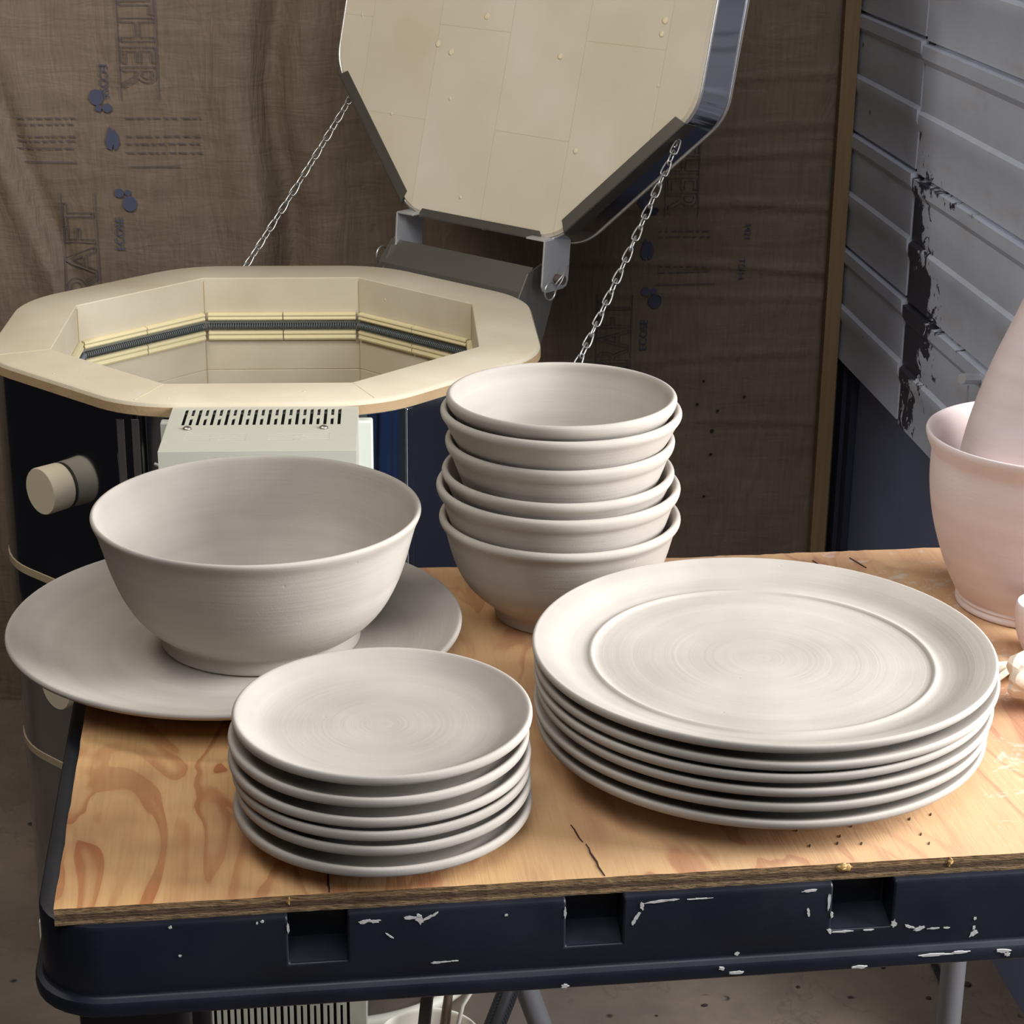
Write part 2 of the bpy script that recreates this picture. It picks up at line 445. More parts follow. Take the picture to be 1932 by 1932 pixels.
def outline_word(body,x0,x1,ztop,zbot,rot):
    u0,_=UZ(x0,0);u1,_=UZ(x1,0);w=u1-u0
    size=w/.72*.92;L=ztop-zbot
    st=L/(len(body)*size*.66)
    if rot<0: wall_text(body,size,u0+.004,ztop-.004,-90,M_ink2,True,.0013,st)
    else: wall_text(body,size,u1-.004,zbot+.004,90,M_ink2,True,.0013,st)
    ps=[]
    n=10
    for uu in (u0,u1-.0012):
        for i in range(n): ps.append(rect(uu,uu+.0012,zbot+L*i/n,zbot+L*(i+1)/n))
    obj('printed_frame',print_poly(ps,'x',M_ink2),M_ink2,wall)
outline_word('LATHER',-.524,-.473,1.075,.872,-90)
wall_text('ECOSE',.0155,UZ(-.5500,0)[0],.918,-90,M_ink,False,stretch=1.0)
logo(-.5500,.874,False)
flame(-.538,.818)
lines(-.663,-.585,(.846,.838,.822,.816,.806)); lines(-.52,-.42,(.846,.822,.812,.80))
rule(-.655,-.585,.788);rule(-.516,-.45,.782)
logo(-.5255,.7325,True)
wall_text('ECOSE',.0155,UZ(-.5300,0)[0],.668,90,M_ink,False)
outline_word('KRAFT',-.612,-.565,.748,.56,90)
rule(-.553,-.5525,.73)
# right of the lid
outline_word('LATHER',.205,.252,.875,.71,-90)
logo(.203-.02,.733,False);wall_text('ECOSE',.0155,UZ(.176,0)[0],.775,-90,M_ink,False)
flame(.183,.664);lines(.198,.272,(.69,.682,.64,.632));rule(.195,.28,.615)
logo(.190,.592,True);wall_text('ECOSE',.0155,UZ(.187,0)[0],.52,90,M_ink,False)
outline_word('KRAFT',.115,.165,.602,.47,90)
wall_text('M21',.013,UZ(.318,0)[0],.70,-90,M_ink,False)
wall_text('T51H',.013,UZ(.312,0)[0],.652,-90,M_ink,False)
wall_text('8208',.026,UZ(.205,0)[0],.44,-90,M_ink,False,stretch=1.15)
logo(-.164,.84,False);logo(-.15,.70,True)
# small tears and specks on the right-hand batt
bm=bmesh.new()
for (x,z) in ((.27,.475),(.262,.44),(.33,.45),(.285,.40),(.285,.365),(.278,.30),(.292,.43)):
    u,_=UZ(x,z);r=rnd.uniform(.0018,.003)
    bm.faces.new([bm.verts.new(wpt(u+r*math.cos(a)*rnd.uniform(.6,1.3),z+r*math.sin(a)*rnd.uniform(.6,1.3),.0035)) for a in [2*PI*k/9 for k in range(9)]])
obj('torn_speck',bm,M_dark,wall)

# wood stud at the corner
bm=bmesh.new();prism(bm,[(.4345,2.715),(.4560,2.717),(.4560,2.745),(.4345,2.743)],0,1.6)
structure(obj('trim_1',bm,M_stud,bevel=.001),'tan wooden stud edge between kraft paper and white door','trim')

# ribbed white door on the right, dark sheet below
SA=R(6);sd=Vector((math.sin(SA),-math.cos(SA),0));sn=Vector((-math.cos(SA),-math.sin(SA),0))
SO=Vector((.440+.016,2.75,0))
Ms=Matrix((sn,sd,Vector((0,0,1)))).transposed().to_4x4();Ms.translation=SO   # local x = into room, y = towards camera
def door_profile():
    pts=[];zb=.512
    pts.append((0,zb))
    strong=[.671,.829,.988,1.147,1.306,1.465]
    z=zb
    zs=[]
    for i in range(13):
        zs.append(zb+.0793*i)
    for i,zz in enumerate(zs[1:]):
        st=(i%2==1)
        if st:
            pts+=[(0,zz-.030),(-.0005,zz-.026),(.0045,zz-.018),(.005,zz-.003),(-.006,zz-.001),(-.006,zz+.002),(0,zz+.003)]
        else:
            pts+=[(0,zz-.026),(.0035,zz-.018),(.0035,zz-.005),(-.001,zz-.001),(0,zz+.002)]
    pts.append((0,1.50));return pts
def door_panel(y0,y1,mat,name,parent,y_origin,dz=0):
    bm=bmesh.new();pr=door_profile();n=14;rows=[]
    for i in range(n+1):
        y=y0+(y1-y0)*i/n
        rows.append([bm.verts.new((x+.0008*noise.noise(Vector((y*5,z*5,1))),y-y_origin,z+dz)) for x,z in pr])
    for i in range(n):
        for j in range(len(pr)-1): bm.faces.new((rows[i][j],rows[i+1][j],rows[i+1][j+1],rows[i][j+1]))
    # thickness and edges
    b0=[bm.verts.new((-.03,y0-y_origin,z+dz)) for z in (pr[0][1],pr[-1][1])];b1=[bm.verts.new((-.03,y1-y_origin,z+dz)) for z in (pr[0][1],pr[-1][1])]
    bm.faces.new(rows[0]+[b0[1],b0[0]]);bm.faces.new(rows[-1]+[b1[1],b1[0]]);bm.faces.new((rows[0][0],rows[n][0],b1[0],b0[0])) if False else bm.faces.new([r[0] for r in rows]+[b1[0],b0[0]])
    bm.faces.new([r[-1] for r in rows]+[b1[1],b0[1]]);bm.faces.new((b0[0],b1[0],b1[1],b0[1]))
    return obj(name,bm,mat,parent,smooth=R(25),M=Matrix.Translation((0,y_origin,0)))
door=bpy.data.objects.new('door_1',None);link(door);door.matrix_world=Ms
structure(door,'white ribbed garage door section with peeling paint over dark metal','door')
door_panel(0,.312,M_door,'door_panel',door,0)
p2=door_panel(.320,1.12,M_peel,'door_panel',door,.320,-.004);p2['label']='near door panel with peeling paint'
bm=bmesh.new();box(bm,-.022,-.004,.30,.335,.52,1.5);obj('panel_gap',bm,M_slatedk,door)
# latch rod on the door
bm=bmesh.new();tube(bm,[(.004,.62,.655),(.03,.635,.66)],.006,8);tube(bm,[(.02,.63,.65),(.012,.61,.60),(.008,.60,.57)],.0012,6);obj('door_latch',bm,M_bright,door)
bm=bmesh.new();box(bm,-.05,-.022,-.05,1.12,0,.56,Ms)
structure(obj('wall_right',bm,M_slate),'dark slate blue lower wall under the white garage door','wall')
bm=bmesh.new();box(bm,-.021,-.006,.004,.035,0,.515,Ms);box(bm,-.021,-.012,.0,.06,0,.50,Ms)
structure(obj('trim_2',bm,M_slatedk),'dark navy jamb in the corner under the door','trim')

# ------------------------------------------------------------------ kiln
KZ=.7137
kiln=thing('kiln','open octagonal front loading pottery kiln of cream firebrick in a steel jacket','kiln',(-.2643,2.1099,0),R(3.545))
kiln['label']='open octagonal electric pottery kiln, cream firebrick in steel jacket, lid raised'
# brick body: inner wall, top, lip
bm=bmesh.new()
inn=lambda S,z:octagon(S,.002,8,z)
out=lambda S,z,cr=.115:octagon(S,cr,8,z)
rings=[inn(.4445,.16),inn(.4445,.45),inn(.4445,.5995),inn(.4460,.6000),inn(.4460,.6008),inn(.4445,.6013),inn(.4445,KZ-.001),inn(.4460,KZ),out(.569,KZ),out(.574,KZ-.0015),out(.577,KZ-.005),out(.577,KZ-.013),out(.573,KZ-.015),out(.5635,KZ-.015),out(.5635,.09)]
loft(bm,rings,True,True)
body=obj('firebrick_wall',bm,M_brick,kiln,smooth=R(35))
# scorched band on the lip (outer face of the top course)
bm=bmesh.new();loft(bm,[out(.5778,KZ-.0135),out(.5778,KZ-.0045),out(.577,KZ-.0045),out(.577,KZ-.0135)],closed=True)
obj('brick_lip',bm,M_brickedge,kiln,smooth=R(35))
# radial joints in the top course
Ri=.4445/2/math.cos(PI/8);Ro=.577/2/math.cos(PI/8)*.968-.0035
for k,w_ in ((5,.0007),(4,.0003),(6,.0003)):
    bm=bmesh.new();box(bm,Ri+.001,Ro,-w_,w_,KZ-.003,KZ+.0002,Matrix.Rotation(R(22.5+45*k),4,'Z'))
    obj('brick_joint',bm,simple('brick_joint',lin(206,190,158),.95),kiln)
# vertical joint lines inside
MJ=simple('brick_corner_joint',lin(176,154,118),.95)
for k in range(8):
    bm=bmesh.new();box(bm,Ri-.0007,Ri+.001,-.0005,.0005,.17,KZ-.004,Matrix.Rotation(R(22.5+45*k),4,'Z'));obj('corner_joint',bm,MJ,kiln)
# element holders and coils on five inner faces
side=.4445*math.tan(PI/8)*1.0
def halfround(bm,x0,x1,zc,h,dep,Mk):
    # ceramic trough running along local y, protruding towards the centre
    pr=[(.2222,zc-h/2),(.2222-dep*.75,zc-h/2),(.2222-dep,zc-h/2+h*.22),(.2222-dep*.8,zc+h*.02),(.2222-dep,zc+h*.18),(.2222-dep*.9,zc+h*.42),(.2222-dep*.4,zc+h/2),(.2222,zc+h/2)]
    a=[bm.verts.new(Mk@Vector((x,x0,z))) for x,z in pr];b=[bm.verts.new(Mk@Vector((x,x1,z))) for x,z in pr];n=len(pr)
    bm.faces.new(a[::-1]);bm.faces.new(b)
    for i in range(n):bm.faces.new((a[i],a[(i+1)%n],b[(i+1)%n],b[i]))
for ang in (0,45,90,135,180):
    Mk=Matrix.Rotation(R(ang),4,'Z');s=side/2
    bm=bmesh.new();box(bm,.2205,.2225,-s,s,.6495,.6628,Mk);obj('groove_shade_strip',bm,M_groove_shade,kiln)  # strip on the flat wall, shade of a recess put into its grey
    for (a,b) in ((-s+.004,-.0015),(-.0005,s-.004)):
        for zc,h in ((.6672,.0096),(.6444,.0125)):
            bm=bmesh.new();halfround(bm,a,b,zc,h,.0062,Mk);obj('element_holder',bm,M_ceram,kiln,bevel=.0006)
    bm=bmesh.new();pts=[];n=62
    for i in range(n*8+1):
        t=2*PI*i/8;pts.append(Mk@Vector((.2170+.0036*math.cos(t),-s+.004+(2*s-.008)*i/(n*8),.6560+.0040*math.sin(t))))
    tube(bm,pts,.00075,4);obj('heating_coil',bm,M_coil,kiln,smooth=4)
# end tabs of the holders at left
for ang,sy in ((180,-1),(135,1)):
    pass
# jacket
bm=bmesh.new()
loft(bm,[out(.5640,.070),out(.5665,.070),out(.5665,KZ-.0155),out(.5640,KZ-.0155)],closed=True)
obj('steel_jacket',bm,M_steel,kiln,smooth=R(35))
for z in (.4885,.2735):
    bm=bmesh.new();loft(bm,[out(.5663,z-.0045),out(.5683,z-.004),out(.5683,z+.004),out(.5663,z+.0045)],closed=True)
    obj('jacket_gap',bm,M_seam,kiln,smooth=R(35))
# overlap seams of the jacket
bm=bmesh.new()
for ang,t in ((-90,-.114),(-90,-.128),(-45,.02),(-45,-.075)):
    Mk=Matrix.Rotation(R(ang),4,'Z');box(bm,.2825,.2850,t-.004,t+.004,.08,KZ-.017,Mk)
obj('jacket_clamp',bm,M_steel,kiln,bevel=.0008)
# stand
bm=bmesh.new();loft(bm,[out(.52,.055),out(.55,.055),out(.55,.070),out(.52,.070)],closed=True)
st=obj('stand',bm,M_tube,kiln)
for k in range(4):
    a=R(45+90*k+4);bm=bmesh.new();tube(bm,[(.245*math.cos(a),.245*math.sin(a),.062),(.275*math.cos(a),.275*math.sin(a),.0)],.012,14);obj('stand_leg',bm,M_tube,kiln if False else st,smooth=R(50))
bm=bmesh.new();box(bm,-.275,-.262,-.13,-.10,0,.056);obj('stand_foot',bm,M_white,st,bevel=.002)
# peephole plugs
s45=R(-135);pn=Vector((math.cos(s45),math.sin(s45),0));pt=Vector((-pn.y,pn.x,0))
for z,sh in ((.602,.0),(.387,.0)):
    c0=pn*.283+pt*sh+Vector((0,0,z));Mp=Matrix((pt,Vector((0,0,1)),pn)).transposed().to_4x4();Mp.translation=c0
    bm=bmesh.new();lathe(bm,[(.019,-.002),(.019,.0022),(.0232,.0022),(.0238,.0035),(.0242,.0265),(.0235,.028)],56)
    obj('peephole_plug',bm,M_plug,kiln,smooth=R(40),M=Mp)
# control box
bx0,bx1=.011-.088,.011+.088;by1=-.2890;by0=-.4225;bz=.7095;bz0=.075
bm=bmesh.new();box(bm,bx0,bx1,by0,by1,bz0,bz)
cb=obj('control_box',bm,M_enamel,kiln)
cut=bmesh.new();box(cut,bx0+.0015,bx1-.0015,by0+.0015,by1-.0015,bz0+.0015,bz-.0015)
boolean_cut(cb,cut);cut=bmesh.new()
for i in range(23):
    x=bx0+.0145+i*(.144/22)
    if i%2==0: prism(cut,[(x-.0015,by1-.056),(x+.0015,by1-.056),(x+.0015,by1-.006),(x-.0015,by1-.006)],bz-.01,bz+.01)
    else:
        for y0,y1 in ((.006,.027),(.035,.056)): box(cut,x-.0014,x+.0014,by1-y1,by1-y0,bz-.01,bz+.01)
for i in range(23):
    x=bx0+.014+i*(.144/22)
    if i%2==0: box(cut,x-.0015,x+.0015,by0-.01,by0+.01,bz0+.02,bz0+.105)
    else:
        box(cut,x-.0012,x+.0012,by0-.01,by0+.01,bz0+.068,bz0+.105);box(cut,x-.0012,x+.0012,by0-.01,by0+.01,bz0+.02,bz0+.056)
for x0 in (bx0+.0205,bx0+.096):
    for k in range(4):
        y=by1-.084-k*.0055
        for a,b_ in (((0,.055),) if k in (0,2) else ((0,.023),(.031,.055))): box(cut,x0+a,x0+b_,y-.0008,y+.0008,bz-.006,bz+.006)
boolean_cut(cb,cut)
cb.data.materials.clear();cb.data.materials.append(M_enamel)
b=cb.modifiers.new('b','BEVEL');b.width=.0003;b.segments=2;b.limit_method='ANGLE'
bm=bmesh.new();box(bm,bx0+.004,bx1-.004,by0+.02,by1-.004,bz-.012,bz-.006);box(bm,bx0+.004,bx1-.004,by0+.012,by0+.014,bz0+.01,bz-.03);obj('slot_shade_panel',bm,M_dark,cb)  # added dark sheets, painting the shade behind the slots
for x in (bx0+.020,bx1-.031):
    bm=bmesh.new();lathe(bm,[(.0042,0),(.0040,.0014),(.0022,.0026),(.0006,.0029)],20);obj('screw',bm,M_screw,cb,smooth=4,M=Matrix.Translation((x,by1-.068,bz)))
bm=bmesh.new();box(bm,bx0-.012,bx1+.0135,-.296,-.2835,.09,.697);mp=obj('mounting_plate',bm,M_enamel2,kiln,bevel=.002)
bm=bmesh.new();box(bm,bx1+.0015,bx1+.012,-.304,-.2955,.634,.648);lathe(bm,[(.003,.634),(.003,.648)],12,bx1+.004,by1-.018);obj('box_latch',bm,M_screw,mp,bevel=.0008)
bm=bmesh.new();tube(bm,[(bx0-.019,by1-.004,.6545),(bx0-.001,by1-.020,.652)],.0016,8);obj('box_catch',bm,M_bright,mp)
# hinge frame in kiln space: e along the hinge, n outwards
ha=R(45.074);hn=Vector((math.cos(ha),math.sin(ha),0));he=Vector((math.sin(ha),-math.cos(ha),0));kz=Vector((0,0,1))
Mh=Matrix((he,hn,kz)).transposed().to_4x4()      # local (e,n,z)
bm=bmesh.new()
prof=[(.2835,.56),(.2835,.688),(.292,.7165),(.3155,.7415),(.3165,.7405),(.2938,.7155),(.2855,.687),(.2855,.56)]
a_=[bm.verts.new((-.128,n_,z_)) for n_,z_ in prof];b_=[bm.verts.new((.103,n_,z_)) for n_,z_ in prof]
bm.faces.new(a_[::-1]);bm.faces.new(b_)
for i in range(8): bm.faces.new((a_[i],a_[(i+1)%8],b_[(i+1)%8],b_[i]))
hp=obj('hinge_plate',bm,M_dkplate,kiln,M=Mh)
for E,nm in ((-.118,'l'),(.104,'r')):
    bm=bmesh.new()
    pr=[(.2835,.59),(.2835,.70),(.305,.736),(.330,.744),(.352,.738),(.358,.72),(.335,.66),(.300,.59)]
    f=[(x,z) for x,z in pr];A=[bm.verts.new((E-.001,x,z)) for x,z in f];B=[bm.verts.new((E+.001,x,z)) for x,z in f]
    bm.faces.new(A[::-1]);bm.faces.new(B)
    for i in range(len(f)): bm.faces.new((A[i],A[(i+1)%len(f)],B[(i+1)%len(f)],B[i]))
    obj('hinge_ear',bm,M_galv,hp)
# pin running through the ears
PZ=.7285;PN=.3335
for E0,E1 in ((.10,.134),(-.135,-.108)):
    bm=bmesh.new();tube(bm,[(E0,PN,PZ),(E1,PN,PZ)],.0055,16);obj('hinge_pin',bm,M_rust,kiln,smooth=R(40),M=Mh)
    Ec=E1-.001 if E0>0 else E0+.001
    sgn=1 if E0>0 else -1
    bm=bmesh.new();cx=Ec;pts=[]
    for k in range(24):
        t=2*PI*k/24;pts.append((cx+sgn*.0035,PN-.026+.0095*math.cos(t),PZ-.008+.0105*math.sin(t)))
    tube(bm,pts,.0011,6,closed=True)
    tube(bm,[(cx+sgn*.003,PN-.018,PZ-.003),(cx+sgn*.004,PN-.006,PZ+.006),(cx+sgn*.0045,PN+.004,PZ+.017)],.0009,6)
    tube(bm,[(cx+sgn*.003,PN-.018,PZ-.012),(cx+sgn*.004,PN-.006,PZ+.001),(cx+sgn*.0045,PN+.002,PZ+.015)],.0009,6)
    obj('cotter_ring',bm,M_chain,kiln,smooth=4,M=Mh)
# lid --------------------------------------------------------------------
ph=R(103.7525);lw=-hn*math.cos(ph)+kz*math.sin(ph);lm=he.cross(lw)
h0=hn*.3251+he*.0086+kz*(KZ+.0607)
Ml=Matrix((he,lw,lm)).transposed().to_4x4();Ml.translation=h0
LS=.5665;cyl=LS/2
def lo(S,z,cr=.06): return [(x,y+cyl,z) for x,y,_ in octagon(S,cr,8,0,0)]
bm=bmesh.new();loft(bm,[lo(LS-.012,-.0645),lo(LS-.003,-.0635),lo(LS-.003,-.0035),lo(LS-.010,0)],True,True)
lid=obj('lid',bm,M_lidbrick,kiln,smooth=R(30),M=Ml)
bm=bmesh.new();loft(bm,[lo(LS-.003,-.0560),lo(LS,-.0560),lo(LS,-.0045),lo(LS-.003,-.0045)],closed=True)
obj('lid_band',bm,M_band,lid,smooth=R(35))
bm=bmesh.new();tube(bm,lo(LS+.0006,-.0560),.0016,8,closed=True);obj('rolled_edge',bm,M_rim,lid,smooth=4)
bm=bmesh.new();tube(bm,lo(LS-.0010,-.0040),.0021,10,closed=True);obj('rolled_edge',bm,M_rim,lid,smooth=4)
hs=LS/2*math.tan(PI/8)
def bracket(k,half,side_h,flange):
    """k: octagon face, 0 = hinge edge; bent sheet on the side and over the brick face"""
    rot=Matrix.Translation((0,cyl,0))@Matrix.Rotation(R(45*k),4,'Z')@Matrix.Translation((0,-cyl,0))
    bm=bmesh.new()
    box(bm,-half-.006,half+.006,-.0022,-.0006,-side_h,.0016,rot)
    prism(bm,[(-half-.006,-.002),(half+.006,-.002),(half,flange),(-half,flange)],.0004,.0016,rot)
    return obj('edge_bracket',bm,M_dkplate,lid)
bracket(0,.094,.030,.0085);bracket(1,.094,.020,.013);bracket(-1,.094,.020,.013)
for x in (-.07,.0,.07):
    bm=bmesh.new();box(bm,x-.002,x+.002,-.0036,-.0022,-.012,-.008);obj('rivet',bm,M_chain,lid)
# hinge tabs fixed to the lid (built in kiln frame, kept as sub-parts of the lid)
Mi=Ml.inverted()@Mh
for E in (-.1165,.1215):
    bm=bmesh.new()
    pr=[(.313,.7755),(.309,.722),(.3115,.7165),(.317,.714),(.347,.7145),(.353,.717),(.356,.724),(.3600,.7765)]
    A=[bm.verts.new((E-.0013,x,z)) for x,z in pr];B=[bm.verts.new((E+.0013,x,z)) for x,z in pr]
    bm.faces.new(A[::-1]);bm.faces.new(B)
    for i in range(len(pr)): bm.faces.new((A[i],A[(i+1)%8],B[(i+1)%8],B[i]))
    e2=E-.028 if E>0 else E+.028
    box(bm,min(E,e2),max(E,e2),.313,.360,.7745,.7768)
    obj('hinge_tab',bm,M_bright,lid,M=Mi,bevel=.0006)
# chains
def link_mesh():
    bm=bmesh.new();pts=[]
    L,Wd=.0185,.0036
    for k in range(20):
        t=2*PI*k/20;pts.append(((L/2-.003)*(1 if math.cos(t)>0 else -1)*min(1,abs(math.cos(t))*1.6)+.003*math.cos(t),Wd*math.sin(t)*(1+.35*math.cos(t)),.0012*math.sin(t*1)))
    tube(bm,pts,.0010,5,closed=True)
    me=bpy.data.meshes.new('chain_link');bm.to_mesh(me);bm.free();me.materials.append(M_chain)
    for p in me.polygons:p.use_smooth=True
    return me
LM=link_mesh()
def chain(p0,p1,sag=.0):
    # hook at the lid end is the part; each link is its sub-part
    d=(p1-p0);L=d.length;n=int(L/.0132)
    bm=bmesh.new();tube(bm,[p0+d.normalized()*.000,p0+d.normalized()*.010,p0+d.normalized()*.012+Vector((0,0,.004))],.0013,6)
    c=obj('chain',bm,M_chain,kiln,smooth=4)
    t=d.normalized();s=t.cross(Vector((0,0,1))).normalized();u=s.cross(t)
    for i in range(n):
        f=(i+.5)/n;p=p0+d*f+Vector((0,0,-sag*4*f*(1-f)))
        tt=(d+Vector((0,0,-sag*4*(1-2*f)))).normalized()
        a=R(45)+(R(78) if i%2 else 0)+rnd.uniform(-.15,.15)
        s=tt.cross(Vector((0,0,1))).normalized();u=s.cross(tt)
        yv=s*math.cos(a)+u*math.sin(a);zv=tt.cross(yv)
        o=bpy.data.objects.new('chain_link',LM);C.objects.link(o);o.parent=c
        mm=Matrix((tt,yv,zv)).transposed().to_4x4();mm.translation=p;o.matrix_local=mm
    return c
# lid ends of the chains: on the two slanting edge brackets
def lidpt(k,x,y,z):
    v=Matrix.Translation((0,cyl,0))@Matrix.Rotation(R(45*k),4,'Z')@Matrix.Translation((0,-cyl,0))@Vector((x,y,z));return Ml@v
chain(lidpt(1,.075,-.004,-.014),Vector((.288,-.112,.615)),.004)
chain(lidpt(-1,-.075,-.004,-.014),Vector((-.112,.288,.615)),.004)

# ------------------------------------------------------------------ work table
TA=R(7.6);TO=Vector((-.2223,.8515,0))
table=thing('work_table','black plastic work table with notched skirt under the plywood board','table',(TO.x,TO.y,0),TA)
TZ=.7405   # top of plastic; skirt bottom .690
W_T=.80;D_T=.428
def rcorner(x0,x1,y0,y1,r,corners='abcd',n=8):
    """ccw rectangle with rounded corners: a=(x0,y0) b=(x1,y0) c=(x1,y1) d=(x0,y1)"""
    out=[]
    for nm,cx,cy,a0 in (('a',x0+r,y0+r,180),('b',x1-r,y0+r,270),('c',x1-r,y1-r,0),('d',x0+r,y1-r,90)):
        if nm in corners:
            for i in range(n+1):
                a=R(a0+90*i/n);out.append((cx+r*math.cos(a),cy+r*math.sin(a)))
        else: out.append({'a':(x0,y0),'b':(x1,y0),'c':(x1,y1),'d':(x0,y1)}[nm])
    return out
fx=-.0105;fy=-.004
notch=[(.1135,.1430),(.2535,.2830),(.3925,.4250),(.5325,.5620),(.6700,.6990)]
bm=bmesh.new()
loft(bm,[[(x,y,z) for x,y in rcorner(fx-d,W_T+d,fy-d,D_T+d,.034+d)] for z,d in ((.6900,-.004),(.6902,.0020),(.6920,.0042),(.6970,.0046),(.6992,.0036),(.7004,.0010),(.7010,.0),(TZ-.0022,0),(TZ-.0006,-.0008),(TZ,-.0022))],True,True)
top=obj('table_top',bm,M_plast,table)
cut=bmesh.new()
for n0,n1 in notch: box(cut,n0,n1,fy-.02,fy+.0175,.7130,TZ+.02)
boolean_cut(top,cut)
for p in top.data.polygons:p.use_smooth=True
top.data.set_sharp_from_angle(angle=R(32))
b=top.modifiers.new('b','BEVEL');b.width=.0013;b.segments=3;b.limit_method='ANGLE';b.angle_limit=R(50)
for a,b in notch:
    bm=bmesh.new();vs=[(a,fy+.002,.7130),(b,fy+.002,.7130),(b,fy+.0179,.7185),(a,fy+.0179,.7185)]
    lo_=[bm.verts.new((x,y,.7120)) for x,y,z in vs];hi=[bm.verts.new(v) for v in vs]
    bm.faces.new(hi);bm.faces.new(lo_[::-1])
    for i in range(4):bm.faces.new((lo_[i],lo_[(i+1)%4],hi[(i+1)%4],hi[i]))
    obj('notch_ledge',bm,M_plast,table)
for (x0,y0) in ((.006,.014),(.74,.014),(.006,.365),(.74,.365)):
    bm=bmesh.new();loft(bm,[[(x,y,z) for x,y in rcorner(x0+i_,x0+.056-i_,y0+i_,y0+.05-i_,.008)] for z,i_ in ((0,.008),(.45,.003),(.691,0))],True,True)
    obj('leg',bm,M_plast,table,smooth=R(40))
# bare steel brace post at right rear
# white paint marks on the skirt
def blob(bm,cx,cz,rx,rz,y,seed,n=14,rot=0):
    r_=random.Random(seed);A=[];B=[]
    for k in range(n):
        a=2*PI*k/n;q=r_.uniform(.6,1.25);dx,dz=rx*q*math.cos(a),rz*q*math.sin(a)
        X=cx+dx*math.cos(rot)-dz*math.sin(rot);Z=cz+dx*math.sin(rot)+dz*math.cos(rot)
        A.append(bm.verts.new((X,y+.0004,Z)));B.append(bm.verts.new((X,y-.0003,Z)))
    bm.faces.new(B);bm.faces.new(A[::-1])
    for k in range(n):bm.faces.new((A[k],A[(k+1)%n],B[(k+1)%n],B[k]))
yf=fy
marks=[(.1515,.7352,.003,.0011,.2),(.1565,.7350,.0032,.0009,0),(.1750,.7358,.0040,.0010,0),(.1790,.7350,.0020,.0030,.3),(.1838,.7355,.0030,.0010,.5),(.1870,.7370,.0020,.0006,.6),
 (.1640,.7262,.0025,.0005,-.7),(.187,.7088,.0025,.0008,0),(.191,.7090,.004,.0004,0),(.197,.7092,.002,.0004,0),
 (.2925,.7345,.0012,.0022,0),(.2900,.7285,.0010,.0030,-.5),(.2885,.7255,.0010,.0020,-.3),(.300,.7365,.0070,.0008,.05),(.308,.7370,.0040,.0005,0),(.322,.7368,.006,.0004,0),
 (.3800,.7375,.0045,.0009,.1),(.3905,.7300,.0009,.0050,0),(.3925,.7225,.0009,.0020,0),(.3920,.7125,.0010,.0020,.5),(.3990,.7120,.0050,.0005,0),(.4130,.7120,.0030,.0005,0),
 (.4262,.7150,.0014,.0022,.0),(.4345,.7125,.0030,.0009,-.4),(.4400,.7110,.0030,.0012,.3),(.4480,.7105,.0030,.0005,0),(.4550,.7105,.0018,.0005,0),(.4700,.7150,.0008,.0010,0),(.4700,.7095,.0010,.0014,0),
 (.4700,.7060,.0026,.0016,.8),(.3435,.7030,.0014,.0011,0),(.0560,.7385,.0010,.0008,0),(.0985,.7380,.0007,.0006,0),(.060,.722,.0008,.0006,0),(.1010,.7385,.0009,.0007,0),(.2230,.7340,.0008,.0007,0),(.38,.7245,.0008,.0025,.2),(.2530,.7330,.0008,.0030,0),(.1135,.7340,.0007,.0030,0)]
for i,(x,z,rx,rz,rt_) in enumerate(marks):
    bm=bmesh.new();blob(bm,x,z,rx,rz,yf,i,rot=rt_);obj('paint_mark',bm,M_paint,table)
for i,(x,z,rx,rz) in enumerate([(.3345,.6975,.0016,.0010),(.343,.6945,.0040,.0009),(.2530,.6930,.0018,.0012),(.408,.6930,.004,.0008),(.4480,.6975,.0090,.0007),(.4620,.6980,.0050,.0007),(.4850,.6972,.004,.0010),(.4880,.6950,.0016,.0012)]):
    bm=bmesh.new();blob(bm,x,z,rx,rz,yf-.0047,50+i);obj('paint_mark',bm,M_paint,table)
# plywood board
ply=thing('plywood_board','warm fir plywood board lying on the black plastic table','board',(TO.x,TO.y,TZ),TA)
PW,PD,PT=.90,.432,.0095
def jag(x,s):return .0005*noise.noise(Vector((x*160,s,0)))+.0005*noise.noise(Vector((x*40,s,3)))
bm=bmesh.new()
poly=[];n=160
for i in range(n+1): x=PW*i/n;poly.append((x,jag(x,1)))
poly+=[(PW,PD)]
for i in range(n,-1,-1): x=PW*i/n;poly.append((x,PD+.003*x+jag(x,5)*2.5))
for i in range(39,0,-1): y=PD*i/40;poly.append((jag(y,9),y))
prism(bm,poly,0,PT)
pm=bpy.data.meshes.new('board')
bmesh.ops.recalc_face_normals(bm,faces=bm.faces)
for f in bm.faces:
    f.material_index=0 if abs(f.normal.z)>.9 else 1
bm.to_mesh(pm);bm.free();pm.materials.append(M_ply);pm.materials.append(M_plyedge)
po=bpy.data.objects.new('veneer_panel',pm);link(po,ply)
